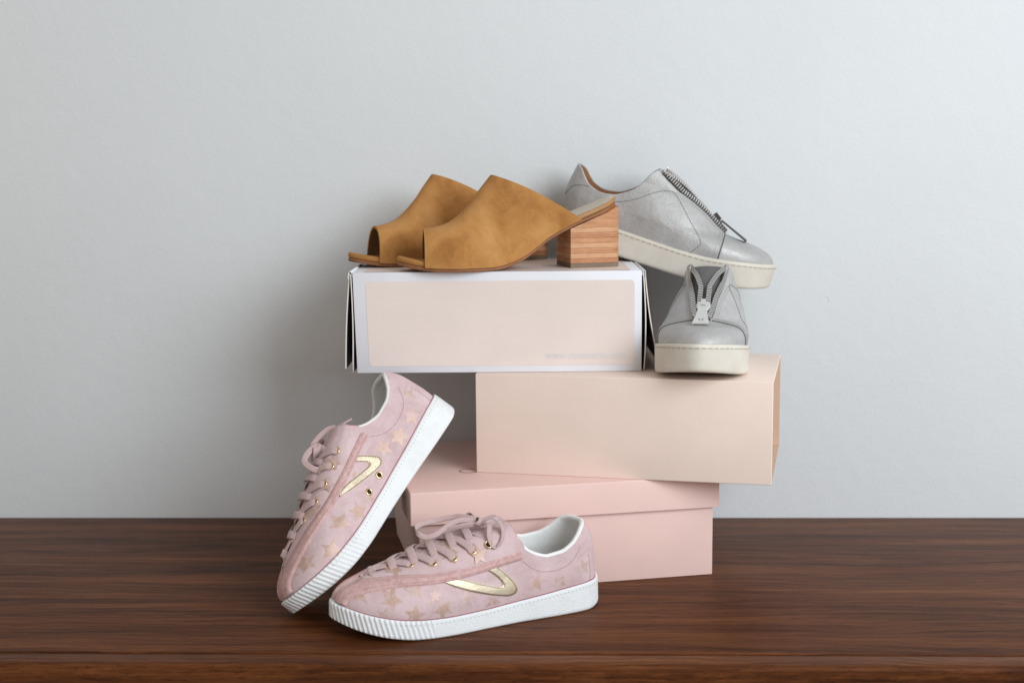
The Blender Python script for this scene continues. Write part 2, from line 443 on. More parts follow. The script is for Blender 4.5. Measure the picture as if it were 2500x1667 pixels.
Cb = thing('printed_shoe_box', 'white-edged box with a pale peach printed front and loose side flaps, top of the stack', 'box', rot_z(-0.1814, 1.5517, zB, -0.0058), 'stacked shoe boxes')
wC, dC, hC = 0.33, 0.205, zC-zB
def leanC(v):   # the side walls pinch in slightly at the foot
    k = 1-v[2]/hC
    return (v[0]+k*(0.0032 if v[0] < wC/2 else 0.0), v[1], v[2])
box_obj('body', (0.0, wC, 0.0, dC, 0.0002, hC), 'card_white', Cb, 0.0012, leanC)
def rrect(x0, x1, y0, y1, r, n=8):
    P = []
    for cx, cy, a0 in ((x1-r, y1-r, 0), (x0+r, y1-r, 90), (x0+r, y0+r, 180), (x1-r, y0+r, 270)):
        for i in range(n+1):
            a = math.radians(a0+90*i/n); P.append((cx+r*math.cos(a), cy+r*math.sin(a)))
    return P
P = rrect(0.0145, wC-0.0085, 0.0082, hC-0.0105, 0.0045)
mesh_obj('front_print', [leanC((x, -0.0003, z)) for x, z in P], [tuple(range(len(P)))], 'card_print', Cb, False)
P = rrect(0.0125, wC-0.0125, 0.0035, dC-0.011, 0.0045)
mesh_obj('top_print', [(x, y, hC+0.0003) for x, y in P], [tuple(range(len(P)))], 'card_print', Cb, False)
tc = bpy.data.curves.new('lettering', 'FONT'); tc.body = 'www.matinero.com'; tc.size = 0.0128; tc.shear = 0.28; tc.align_x = 'RIGHT'; tc.space_character = 1.02
tmp = bpy.data.objects.new('lettering_source', tc); COL.objects.link(tmp)
dg = bpy.context.evaluated_depsgraph_get(); me = bpy.data.meshes.new_from_object(tmp.evaluated_get(dg)); bpy.data.objects.remove(tmp)
me.materials.clear(); me.materials.append(MAT['ink_pale'])
xs = [v.co.x for v in me.vertices]; kx = 0.0915/(max(xs)-min(xs))
for v in me.vertices: v.co = (wC-0.0185+v.co.x*kx, -0.0006, 0.0155+v.co.y)
o = bpy.data.objects.new('website_lettering', me); COL.objects.link(o); o.parent = Cb

def flap(top, ang, length, y0, y1, cut, side, parent, bow=0.0):
    """sheet of board folded over the top edge, hanging down and swung out by ang"""
    n = 14; t = 0.0013; pts = []
    for i in range(n):
        k = i/(n-1); d = k*length
        out = math.sin(ang)*d+bow*math.sin(math.pi*k); pts.append((top[0]+side*out, top[1]-math.cos(ang)*d+0.0))
    V = []; F = []
    for i, (x, z) in enumerate(pts):
        k = i/(n-1); c0 = cut[0]*max(0, (k-0.9)/0.1); c1 = cut[1]*max(0, (k-0.9)/0.1)
        for yy in (y0+c0, y1-c1): V += [(x, yy, z), (x+side*t, yy, z)]
    # columns: 0 inner front,1 outer front,2 inner back,3 outer back
    for i in range(n-1):
        a = i*4; b = a+4
        F += [(a, a+2, b+2, b), (a+1, b+1, b+3, a+3), (a, b, b+1, a+1), (a+2, a+3, b+3, b+2)]
    F += [(0, 1, 3, 2), ((n-1)*4, (n-1)*4+2, (n-1)*4+3, (n-1)*4+1)]
    o = mesh_obj('flap', V, F, ['card_gap_shade', 'card_white', 'card_edge'], parent, True, 30); fix_normals(o)
    for p in o.data.polygons:
        if p.index < 4*(n-1):
            p.material_index = (0, 1, 2, 2)[p.index % 4]
        else: p.material_index = 2
    return o
flap((-0.0012, hC-0.002), 0.0, 0.113, 0.0015, dC-0.004, (0.004, 0.004), -1, Cb, -0.0012).data.materials[0] = MAT['card_gap_shade']
flap((-0.0028, hC-0.001), 0.062, 0.110, 0.004, dC-0.01, (0.0, 0.01), -1, Cb, 0.0012)
flap((wC+0.0012, hC-0.002), 0.010, 0.113, 0.0015, dC-0.004, (0.004, 0.004), 1, Cb, 0.0022)
flap((wC+0.0030, hC-0.0005), 0.150, 0.107, 0.003, dC-0.01, (0.0, 0.01), 1, Cb, -0.002)
def fold(x, side):   # the rounded fold where the flaps turn over the top edge
    P = [(x, 0.002, hC-0.006), (x+side*0.0006, 0.002, hC-0.0015), (x+side*0.0022, 0.002, hC+0.0006), (x+side*0.0038, 0.002, hC-0.0015), (x+side*0.0044, 0.002, hC-0.008)]
    S = spline(P, 6); V = []
    for p in S:
        V += [(p[0], 0.002, p[2]), (p[0], dC-0.004, p[2])]
    o = mesh_obj('fold', V, grid_faces(len(S), 2), 'card_white', Cb); md = o.modifiers.new('t', 'SOLIDIFY'); md.thickness = 0.0008
fold(-0.0004, -1); fold(wC+0.0004, 1)

# ------------------------------------------------------------------ shoe surfaces
UNIT_LAT = [(0, 0), (.010, .040), (0.035, .077), (0.09, .109), (.2, .124), (.35, .133), (.5, .152), (.62, .168), (.72, .172), (.82, .158), (.90, .124), (.96, .075), (.99, .034), (1.0, 0)]
UNIT_MED = [(0, 0), (.010, .040), (0.035, .077), (0.09, .107), (.2, .116), (.35, .110), (.5, .126), (.62, .158), (.70, .174), (.80, .170), (.89, .140), (.955, .088), (.99, .038), (1.0, 0)]
UPPER_W = [(0, 0), (.012, .0085), (.04, .0165), (.1, .0240), (.2, .0285), (.4, .0305), (.6, .0295), (.8, .0250), (.9, .0195), (.96, .0125), (.99, .006), (1, 0)]

def width_fn(tab):
    # tabulate against an angle so the rounded ends stay smooth
    P = np.array(tab, float); a = np.arccos(1-2*np.clip(P[:, 0], 0, 1))
    f = pchip(a, P[:, 1]); 
    return lambda s: f(np.arccos(1-2*np.clip(s, 0, 1)))

class Last:
    def __init__(s, L, wk, lat, zf, zb, xh, xt, collar, collar_med, zM, lat_tab=UNIT_LAT, med_tab=UNIT_MED, inset=0.0025, up=UPPER_W, upk=1.0):
        s.L = L; s.wk = wk; s.lat = lat
        s.zf = pchip(*zip(*zf)); s.zb = pchip(*zip(*zb)); s.xh = pchip(*zip(*xh)); s.xt = pchip(*zip(*xt))
        s.zmax = xt[-1][0]
        s.col = {lat: pchip(*zip(*collar)), -lat: pchip(*zip(*collar_med))}
        s.wb = {lat: width_fn(lat_tab), -lat: width_fn(med_tab)}; s.wu = width_fn(up); s.zM = zM; s.inset = inset; s.upk = upk
    def outline(s, side, sx): return s.wb[side](sx)*s.L*s.wk
    def w(s, side, x, ze):
        xh = s.xh(ze); xt = s.xt(ze); sx = np.clip((x-xh)/(xt-xh), 0, 1)
        b = np.clip(ze/s.zM, 0, 1)**1.25; b = b*b*(1.6-0.6*b)
        base = s.wb[side](sx)*(s.L*s.wk-0.0)
        k = np.clip((s.L*s.wk*0.17-s.inset)/(s.L*s.wk*0.17), 0, 1)
        bulge = 1+0.035*np.sin(np.clip(ze/0.03, 0, 1)*math.pi)
        return (base*k*bulge)*(1-b)+s.wu(sx)*s.upk*b
    def P(s, side, x, ze):
        return np.stack([x, side*s.w(side, x, ze), ze+s.zf(x)], -1)
    def zridge(s, x):   # height of the ridge above the feather line at x
        z = np.linspace(0, s.zmax, 800); X = s.xt(z); i = np.argsort(X)
        return np.interp(x, X[i], z[i])
    def pt(s, side, x, z, off=0.0):
        """surface point at side-view position (x, z), lifted by off along the normal"""
        x = np.asarray(x, float); ze = np.asarray(z, float)-s.zf(x)
        ze = np.maximum(np.minimum(ze, s.zridge(x)-0.0004), 0.0020)
        e = 0.0008
        p = s.P(side, x, ze); px = s.P(side, x+e, ze)-s.P(side, x-e, ze); pz = s.P(side, x, ze+e*0.4)-s.P(side, x, ze-e*0.4)
        n = unit(np.cross(px, pz)); n = n*np.where((n[..., 1:2]*side) < 0, -1, 1)
        return p+n*off, n
    def top(s, x, y, off=0.0):
        """surface point above plan position (x, y) on the vamp"""
        x, y = np.broadcast_arrays(np.asarray(x, float), np.asarray(y, float))
        fr = np.linspace(1, 0, 260)
        def z_at(x, y):      # walk down from the ridge until the section is as wide as y
            sh = x.shape; xf, yf = x.ravel(), y.ravel(); zr = s.zridge(xf)
            Z = zr[:, None]*fr[None]; X = np.broadcast_to(xf[:, None], Z.shape)
            W = np.where((yf >= 0)[:, None], s.w(1, X, Z), s.w(-1, X, Z)); ay = np.abs(yf)
            hit = W >= ay[:, None]; k = np.where(hit.any(1), hit.argmax(1), len(fr)-1); r = np.arange(len(xf)); k0 = np.maximum(k-1, 0)
            w0, w1 = W[r, k0], W[r, k]; u = np.clip((ay-w0)/np.where(np.abs(w1-w0) < 1e-9, 1e-9, w1-w0), 0, 1)
            return (Z[r, k0]*(1-u)+Z[r, k]*u).reshape(sh)+s.zf(x)
        e = 0.0012
        z = z_at(x, y); zx = (z_at(x+e, y)-z_at(x-e, y))/(2*e); zy = (z_at(x, y+e)-z_at(x, y-e))/(2*e)
        n = unit(np.stack([-zx, -zy, np.ones_like(z)], -1))
        return np.stack([x, y, z], -1)+n*off, n
    def rings(s, nc, nr, vlo=0.0, disp=None, pw=1.0):
        """closed rings from the feather line up to the topline; returns (2*nc-2, nr, 3)"""
        sig = np.linspace(0, 1, nc); gg = (1-np.cos(math.pi*sig))/2
        cols = []
        for side in (1, -1):
            zt = np.full(nc, s.zmax)
            zz = np.linspace(0.02, s.zmax, 500)
            for i in range(nc):
                xh = s.xh(zz); xt = s.xt(zz); X = xt-(xt-xh)*gg[i]
                hit = np.nonzero(zz >= s.col[side](X))[0]
                zt[i] = zz[hit[0]] if len(hit) else s.zmax
            v = np.linspace(vlo, 1, nr)**pw
            Z = zt[:, None]*v[None]
            xh = s.xh(Z); xt = s.xt(Z); X = xt-(xt-xh)*gg[:, None]
            cols.append(s.P(side, X, Z))
        return np.concatenate([cols[0], cols[1][-2:0:-1]], 0)

def grid_normals(G, closed=True):
    du = (np.roll(G, -1, 0)-np.roll(G, 1, 0)) if closed else np.gradient(G, axis=0)
    dv = np.gradient(G, axis=1)
    n = np.cross(du, dv); ln = np.linalg.norm(n, axis=-1, keepdims=True)
    c = G.mean((0, 1)); n = n/np.maximum(ln, 1e-12)
    if np.mean(np.sum(n*(G-c), -1)) < 0: n = -n
    return n

def shoe_upper(S, name, mat, parent, nc=150, nr=90, disp=None, rim=0.003, lining='white_lining', roll=0.0018, lining_from=0.30):
    G = S.rings(nc, nr, 0.0, pw=1.0); N = grid_normals(G)
    if disp is not None: G2 = G+N*disp(G)[..., None]
    else: G2 = G
    n, m = G.shape[:2]
    o = mesh_obj(name, G2.reshape(-1, 3), grid_faces(n, m, True), mat, parent)
    fix_normals(o)
    top = G2[:, -1]; Nt = N[:, -2]
    # rolled collar edge
    T = unit(np.roll(top, -1, 0)-np.roll(top, 1, 0)); Nt = unit(Nt-T*np.sum(Nt*T, 1, keepdims=True)); U = np.cross(T, Nt)
    U = U*np.where(np.mean(U[:, 2]) < 0, -1, 1)
    k0 = int(nr*lining_from)
    inner = (G-N*rim)[:, k0:]
    rows = []
    for a in np.linspace(0, math.pi, 9):
        rows.append(top-Nt*(rim/2)*(1-math.cos(a))+U*roll*math.sin(a))
    R = np.stack(rows, 1)
    return o, G, N, R, inner

def build_sole(S, name, mats, parent, nn=260, grow=0.0, ribs=None, bead=0.0012, under_mat=None, groove=None, flare=0.0):
    """rubber cup sole: wall from underside to the feather line; caps as quad strips"""
    sig = np.linspace(0, 1, nn); sx = (1+np.cos(math.pi*sig))/2      # toe -> heel
    yl = S.outline(1, sx)+grow*np.sqrt(np.maximum(0, np.sin(math.pi*sig))); ym = S.outline(-1, sx)+grow*np.sqrt(np.maximum(0, np.sin(math.pi*sig)))
    x = sx*(S.L+2*grow)-grow
    ring = np.concatenate([np.column_stack([x, yl]), np.column_stack([x, -ym])[-2:0:-1]])
    n = len(ring)
    d = np.roll(ring, -1, 0)-np.roll(ring, 1, 0); nor = unit(np.column_stack([d[:, 1], -d[:, 0]]))
    if np.mean(np.sum(nor*(ring-ring.mean(0)), 1)) < 0: nor = -nor
    arc = np.r_[0, np.cumsum(np.linalg.norm(np.diff(ring, axis=0), axis=1))]; tot = arc[-1]+np.linalg.norm(ring[0]-ring[-1])
    arc = np.where(arc > tot/2, arc-tot, arc)                            # signed distance from the toe tip
    zb = S.zb(np.clip(ring[:, 0], 0, S.L)); zf = S.zf(np.clip(ring[:, 0], 0, S.L))+bead
    rows = []
    prof = [(0.0, -0.010), (0.0, -0.0022), (0.0006, -0.0009), (0.0018, -0.0002)]+[(v, 0) for v in np.linspace(0.0032, 1, 11)]
    H = zf-zb
    ks = [-0.010, -0.0024, -0.0010, -0.0003, 0, 0, 0, 0, 0, 0, 0, 0, 0, -0.0003, -0.0010, -0.0045]
    hs = [0, 0.0, 0.03, 0.07, 0.12, 0.2, 0.3, 0.4, 0.5, 0.6, 0.7, 0.8, 0.9, 0.97, 1.0, 1.0]
    for kk, hh in zip(ks, hs):
        off = np.full(n, kk)+flare*(1-hh)
        if ribs is not None and 0.05 < hh < 0.99:
            off = off+ribs(arc, hh, ring)
        q = ring+nor*off[:, None]
        rows.append(np.column_stack([q, zb+H*hh]))
    G = np.stack(rows, 1); m = G.shape[1]
    F = grid_faces(n, m, True); V = list(G.reshape(-1, 3))
    nf = len(F); half = nn
    def cap(j):
        out = []
        for i in range(half-1):
            a, b = i*m+j, (i+1)*m+j; c, e = ((n-i) % n)*m+j, ((n-i-1) % n)*m+j
            if i == 0: out.append((a, b, e))
            elif i == half-2: out.append((a, b, c))
            else: out.append((a, b, e, c))
        return out
    cb = cap(0); ct = cap(m-1)
    o = mesh_obj(name, V, F+cb+ct, mats, parent, True, 50); fix_normals(o)
    if len(mats) > 1:
        for p in o.data.polygons:
            if nf <= p.index < nf+len(cb): p.material_index = 1
    return o, ring, nor, arc, zb, zf

def stitch_run(bag, pts, nrm, pitch, ln, r):
    """short threads laid along a surface polyline"""
    D = resample(np.column_stack([pts, nrm]), step=pitch)
    T = unit(np.gradient(D[:, :3], axis=0))
    for p, t in zip(D, T):
        nn_ = unit(p[3:]); b = np.cross(t, nn_)
        bag.box(p[:3], t, b, nn_, ln/2, r, r*0.8)

def strip_on(S, side, xz, width, lift, mat, name, parent, step=0.002, edge=0.0004):
    """narrow band of material following a side-view path"""
    P2 = resample(spline(xz, 10), step=step); t = unit(np.gradient(P2, axis=0)); nrm = np.column_stack([-t[:, 1], t[:, 0]])
    offs = [(-0.5, edge*-1), (-0.47, lift*0.8), (-0.25, lift), (0, lift*1.08), (0.25, lift), (0.47, lift*0.8), (0.5, -edge)]
    wd = np.broadcast_to(width, (len(P2),))
    G = np.stack([S.pt(side, P2[:, 0]+nrm[:, 0]*k*wd, P2[:, 1]+nrm[:, 1]*k*wd, lf)[0] for k, lf in offs], 1)
    o = mesh_obj(name, G.reshape(-1, 3), grid_faces(*G.shape[:2]), mat, parent); fix_normals(o); return o

def torus_at(p, n, R, r, k=20, m=8):
    n = unit(n); a = unit(np.cross(n, (0.31, 0.2, 0.93))); b = np.cross(n, a); V = []
    for i in range(k):
        t = 2*math.pi*i/k; d = math.cos(t)*a+math.sin(t)*b
        for j in range(m):
            u = 2*math.pi*j/m; V.append(p+d*(R+r*math.cos(u))+n*r*math.sin(u)*0.8)
    return V, grid_faces(k, m, True, True)
def disc_at(p, n, R, k=16):
    n = unit(n); a = unit(np.cross(n, (0.31, 0.2, 0.93))); b = np.cross(n, a)
    return [p]+[p+R*(math.cos(2*math.pi*i/k)*a+math.sin(2*math.pi*i/k)*b) for i in range(k)], [(0, i+1, (i+1) % k+1) for i in range(k)]

def star_patch(S, side, cx, cz, R, rot, lift=0.00012):
    pts = []
    for i in range(10):
        a = rot+math.pi*i/5; r = R if i % 2 == 0 else R*0.46
        pts.append((r*math.cos(a), r*math.sin(a)))
    pts = np.array(pts); pts = np.concatenate([np.linspace(pts[i], pts[(i+1) % 10], 3, endpoint=False) for i in range(10)])
    n = len(pts); rows = [pts*k for k in (0.02, 0.35, 0.7, 1.0)]
    V = []
    for q in rows: V += list(S.pt(side, cx+q[:, 0], cz+q[:, 1], lift)[0])
    F = []
    for r_ in range(3):
        for i in range(n): F.append((r_*n+i, r_*n+(i+1) % n, (r_+1)*n+(i+1) % n, (r_+1)*n+i))
    F.append(tuple(range(n)))
    return V, F

def smooth01(t): t = np.clip(t, 0, 1); return t*t*(3-2*t)

# ------------------------------------------------------------------ pink sneakers
PZF = [(0, .0290), (.02, .0290), (.045, .0275), (.087, .0232), (.116, .0208), (.145, .0190), (.187, .0182), (.226, .0200), (.257, .0245), (.275, .0285), (.29, .0325), (.295, .0340)]
PZB = [(0, .0030), (.02, 0), (.19, 0), (.22, .0010), (.25, .0050), (.275, .0110), (.295, .0180)]
PXH = [(0, .0035), (.012, .0035), (.026, .0045), (.046, .0075), (.057, .0125), (.066, .0190), (.09, .0300)]
PXT = [(0, .2915), (.005, .2908), (.0105, .2880), (.018, .2810), (.0255, .2700), (.034, .2560), (.0425, .2380), (.051, .2190), (.059, .2000), (.066, .1800), (.071, .1580), (.0745, .1350), (.078, .1080)]
PCOL = [(0, .0630), (.0195, .0625), (.026, .0600), (.034, .0525), (.0415, .0460), (.0558, .0405), (.0701, .0402), (.0842, .0450), (.0960, .0530), (.1040, .0640), (.1075, .0735), (.1085, .20), (.3, .21)]
PCOM = [(0, .0630), (.0195, .0625), (.026, .0605), (.034, .0545), (.0415, .0490), (.0558, .0445), (.0701, .0445), (.0842, .0485), (.0960, .0550), (.1040, .0645), (.1075, .0735), (.1085, .20), (.3, .21)]
EYE = [(.2351, .0650), (.2154, .0680), (.1949, .0705), (.1748, .0745), (.1545, .0800), (.1367, .0846)]
STRIP = [(.2868, .0362), (.2860, .0395), (.2835, .0428), (.2780, .0466), (.2680, .0500), (.2550, .0528), (.2400, .0552), (.2226, .0572), (.1896, .0588), (.1561, .0630), (.1288, .0672), (.1030, .0708)]

def pink_sneaker(label, M, lat, seen, vents, stars, bow, emblem):
    """seen: the side (+1/-1) of the shoe that faces the camera"""
    t = thing('pink_sneaker', label, 'sneaker', M, 'pair of pink sneakers')
    S = Last(.295, 1.06, lat, PZF, PZB, PXH, PXT, PCOL, PCOM, .072, inset=0.0012, upk=1.14)
    # sole with ribbed toe bumper
    def ribs(arc, h, ring):
        a = np.abs(arc)+0.006*h*1.0; k = smooth01((0.118-np.abs(arc))/0.002)
        return 0.0010*k*(0.5+0.5*np.cos(2*math.pi*a/0.0052))**1.6-0.0004*k
    sole, ring, nor, arc, zb, zf = build_sole(S, 'sole', ['white_rubber', 'white_outsole'], t, nn=520, ribs=ribs, bead=0.0016, flare=0.0006)
    o, G, N, R, inner = shoe_upper(S, 'upper', 'pink_suede', t, 120, 70, rim=0.0056, roll=0.0027)
    n = len(R)
    lin_o = mesh_obj('lining', inner.reshape(-1, 3), grid_faces(inner.shape[0], inner.shape[1], True), 'white_lining', t)
    # collar piping: white on the ankle, pink over the tongue
    cmat = R[:, 4, 0]
    co = mesh_obj('collar', R.reshape(-1, 3), grid_faces(n, R.shape[1], True), ['white_lining', 'pink_trim'], t); fix_normals(co)
    for p in co.data.polygons:
        if p.center.x > 0.0985: p.material_index = 1
    # insole
    sg = np.linspace(0.02, 0.98, 40); xx = 0.006+sg*0.26; V = []
    for x_ in xx:
        wl = S.w(1, x_, 0.004)-0.004; wm = S.w(-1, x_, 0.004)-0.004
        V += [(x_, wl, S.zf(x_)+0.003), (x_, 0, S.zf(x_)+0.002), (x_, -wm, S.zf(x_)+0.003)]
    mesh_obj('insole', V, grid_faces(40, 3), 'white_insole', t)
    # seam where suede meets rubber
    seam, _ = S.pt(1, np.linspace(.004, .2905, 90), S.zf(np.linspace(.004, .2905, 90))+0.0022, 0.0002)
    for side in (1, -1):
        xs_ = np.linspace(.005, .2885, 110); q, _ = S.pt(side, xs_, S.zf(xs_)+0.0023, 0.0001)
        Vt, Ft = tube(q, 0.0006, 6); mesh_obj('seam', Vt, Ft, 'seam_pink', t)
    th = Bag()
    for side in (1, -1):
        # eyestay: raised facing between the trim band and the throat
        xs_ = np.linspace(.1080, .2620, 60); lo = np.interp(xs_, [p[0] for p in STRIP[::-1]], [p[1] for p in STRIP[::-1]])+0.002
        thr = np.interp(xs_, [.108, .235, .262], [.0085, .0050, .0012])
        low3, _ = S.pt(side, xs_, lo, 0.0)
        ylow = np.abs(low3[:, 1]); rows = []
        prof = [(0.0, -0.0005), (0.02, 0.0012), (0.3, 0.0014), (0.6, 0.0014), (0.85, 0.0014), (0.97, 0.0013), (1.0, -0.0008)]
        for k, lf in prof:
            yy = ylow*(1-k)+thr*k
            rows.append(S.top(xs_, side*yy, lf)[0])
        Ge = np.stack(rows, 1); oe = mesh_obj('eyestay', Ge.reshape(-1, 3), grid_faces(*Ge.shape[:2]), 'pink_suede', t); fix_normals(oe)
        strip_on(S, side, STRIP, 0.0082, 0.0021, 'pink_trim', 'trim_band', t)
        # rows of stitching along the band and round the collar
        P2 = resample(spline(STRIP, 10), step=0.001)
        for dz in (-0.0019, 0.0019):
            q, nn_ = S.pt(side, P2[:, 0], P2[:, 1]+dz, 0.0021); stitch_run(th, q, nn_, 0.0024, 0.0013, 0.00022)
        cs = spline([(.1000, .0640), (.0920, .0570), (.0830, .0520), (.0720, .0500), (.0600, .0505), (.0480, .0540), (.0400, .0600), (.0330, .0700)], 12)
        q, nn_ = S.pt(side, cs[:, 0], cs[:, 1], 0.0002); stitch_run(th, q, nn_, 0.0026, 0.0013, 0.00028)
        cs = spline([(.0200, .033), (.0205, .045), (.0215, .058)], 12)
        q, nn_ = S.pt(side, cs[:, 0], cs[:, 1], 0.0002); stitch_run(th, q, nn_, 0.0026, 0.0013, 0.00025)
    th.build('stitching', 'thread_pink', t, False, kind='stuff')
    # emblem on both flanks
    Oe, Ie = emblem
    for side in (1, -1):
        Os, Is = spline(Oe, 6), spline(Ie, 6); rows = []
        for k, lf in ((0, -0.0004), (0.01, 0.0009), (0.2, 0.0010), (0.5, 0.00105), (0.8, 0.0010), (0.99, 0.0009), (1, -0.0004)):
            q = Os*(1-k)+Is*k; rows.append(S.pt(side, q[:, 0], q[:, 1], lf)[0])
        Ge = np.stack(rows, 1); oe = mesh_obj('emblem', Ge.reshape(-1, 3), grid_faces(*Ge.shape[:2]), 'gold_leather', t); fix_normals(oe)
        sb = Bag()
        for k in (0.13, 0.87):
            q = Os*(1-k)+Is*k; p, nn_ = S.pt(side, q[:, 0], q[:, 1], 0.0011); stitch_run(sb, p, nn_, 0.0026, 0.0015, 0.00032)
        so = sb.build('emblem_stitching', 'thread_brown', oe, False, kind='stuff')
    # stars printed in glitter
    for (sx_, sz_, R_, a, worn) in stars:
        V, F = star_patch(S, seen, sx_, sz_, R_*1.18, a, 0.0016 if sz_ > 0.061 else 0.00012); so = mesh_obj('star', V, F, 'star_worn' if worn else 'star_gold', t); fix_normals(so)
    # eyelets
    for side in (1, -1):
        for (ex, ez) in EYE:
            p, nn_ = S.pt(side, ex, ez, 0.0016)
            eo = mesh_obj('eyelet', *torus_at(p, nn_, 0.0036, 0.0010), 'brass', t)
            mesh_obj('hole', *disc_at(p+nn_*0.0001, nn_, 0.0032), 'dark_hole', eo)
    if vents:
        for (vx, vz) in vents:
            p, nn_ = S.pt(seen, vx, vz, 0.0003)
            eo = mesh_obj('vent_eyelet', *torus_at(p, nn_, 0.0034, 0.0010), 'brass', t)
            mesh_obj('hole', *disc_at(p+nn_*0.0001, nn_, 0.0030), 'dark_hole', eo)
    # laces: the near strand dives into each eyelet, the far one crosses over the throat and under the near facing
    for i, (ex, ez) in enumerate(EYE):
        for side in (seen, -seen):
            if side == seen and i == len(EYE)-1 and seen == lat: continue
            p, nn_ = S.pt(side, ex, ez, 0.0018)
            ye = abs(p[1]); ctl = []; wd = []
            if side == seen: keys = ((0.0, 0.0008, 0.0), (0.12, 0.0030, 0.10), (0.40, 0.0034, 0.42), (0.70, 0.0036, 0.75), (0.95, 0.0030, 1.0), (1.20, 0.0008, 1.15)); nx = 0.0185
            else: keys = ((0.0, 0.0012, 0.0), (0.35, 0.0030, 0.35), (0.75, 0.0042, 0.75), (1.0, 0.0056, 0.95), (1.25, 0.0058, 1.0), (1.50, 0.0040, 1.05), (1.62, 0.0012, 1.05)); nx = 0.0150
            for k, lf, kx in keys:
                yy = side*ye*(1-k); q, qn = S.top(ex+nx*kx, yy if abs(yy) > 1e-4 else 1e-4, lf); ctl.append(q)
                wd.append(qn)
            cc = np.array(ctl); wd = np.cross(np.array(wd), unit(np.gradient(cc, axis=0)))
            Vr, Fr = ribbon(np.array(ctl), np.array(wd), 0.0086, 0.0017); mesh_obj('lace', Vr, Fr, 'lace_pink', t)
    for (pts, wd, width) in bow['ribbons']:
        wds = np.array(wd, float)
        if width < 0: width = -width; wds = np.cross(np.tile(wds, (len(pts), 1)), unit(np.gradient(np.array(pts), axis=0)))
        if wds.ndim == 1: wds = np.tile(wds, (len(pts), 1))
        Vr, Fr = ribbon(np.array(pts), wds, width, 0.0017); mesh_obj('bow_lace', Vr, Fr, 'lace_pink', t)
    for pts in bow.get('aglets', []):
        Vr, Fr = tube(np.array(pts), 0.0012, 8); mesh_obj('aglet', Vr, Fr, 'lace_pink', t)
    # foxing stitch marks along the sole
    fs = Bag(); q = []
    for side in (1, -1):
        sel = [i for i in range(len(ring)) if ring[i, 1]*side > 0.003 and 0.01 < ring[i, 0] < 0.245]
        sel.sort(key=lambda i: ring[i, 0])
        pts = np.array([(ring[i, 0]+nor[i, 0]*0.0003, ring[i, 1]+nor[i, 1]*0.0003, zf[i]-0.0042) for i in sel]); nr_ = np.array([(nor[i, 0], nor[i, 1], 0) for i in sel])
        stitch_run(fs, pts, nr_, 0.0046, 0.0011, 0.00038)
    fs.build('foxing_stitching', 'thread_white', t, False, kind='stuff')
    return t, S

def frame(o, f, u):
    f = unit(f); u = np.asarray(u, float); u = unit(u-f*np.dot(u, f)); l = np.cross(u, f)
    return Matrix(((f[0], l[0], u[0], o[0]), (f[1], l[1], u[1], o[1]), (f[2], l[2], u[2], o[2]), (0, 0, 0, 1)))

EMB_A = ([(.1909, .0560), (.1711, .0465), (.1442, .0373), (.1250, .0325), (.1169, .0312), (.1095, .0332), (.1084, .0385), (.1118, .0448), (.1210, .0550), (.1330, .0655)],
         [(.1870, .0572), (.1723, .0570), (.1441, .0472), (.1340, .0438), (.1298, .0428), (.1264, .0435), (.1260, .0458), (.1285, .0502), (.1360, .0573), (.1453, .0635)])
EMB_B = ([(.1800, .0545), (.1600, .0470), (.1400, .0412), (.1240, .0372), (.1165, .0372), (.1128, .0415), (.1150, .0475), (.1220, .0570), (.1280, .0635), (.1330, .0690)],
         [(.1765, .0572), (.1620, .0560), (.1450, .0515), (.1335, .0482), (.1290, .0478), (.1268, .0498), (.1282, .0530), (.1330, .0590), (.1385, .0640), (.1430, .0680)])
BOW_A = dict(ribbons=[
    ([(.1393, .004, .1035), (.1506, -.004, .1066), (.1608, -.010, .1054), (.1786, -.012, .1030), (.1957, -.006, .1028), (.2038, .002, .1010), (.2039, .010, .0975), (.1975, .014, .0946), (.1892, .016, .0959), (.1788, .014, .1001), (.1677, .010, .1045), (.1553, .006, .1058), (.1393, .004, .1030)], (0.05, -0.45, 0.85), 0.0056),
    ([(.1760, .009, .0950), (.1734, .012, .0984), (.1661, .014, .1008), (.1536, .013, .1016), (.1346, .008, .1000)], (0.1, 0.55, 0.8), 0.0072),
    ([(.1372, .010, .0990), (.1338, .016, .1045), (.1267, .020, .1078), (.1204, .026, .1038), (.1190, .031, .0955), (.1226, .036, .0870), (.1295, .038, .0822), (.1342, .036, .0860), (.1345, .031, .0936), (.1310, .022, .1020), (.1340, .012, .1010)], [(0.2, 0.9, 0.1)]*3+[(0.75, 0.55, 0.1)]*5+[(0.8, 0.3, 0.1)]*3, 0.0064),
    ([(.1421, -.014, .1020), (.1410, -.013, .1058), (.1380, -.010, .1064), (.1372, -.005, .1048), (.1378, .003, .1030)], (0.6, 0.3, 0.5), 0.006),
    ([(.1440, .003, .0980), (.1400, .013, .1010), (.1350, .012, .1040), (.1330, .003, .1045), (.1370, -.005, .1010)], (0.8, 0.1, 0.35), 0.0085),
    ([(.1367, .0285, .0852), (.1400, .023, .0885), (.1464, .016, .0912), (.1550, .006, .0935)], (0.7, 0.2, 0.6), 0.0085)])
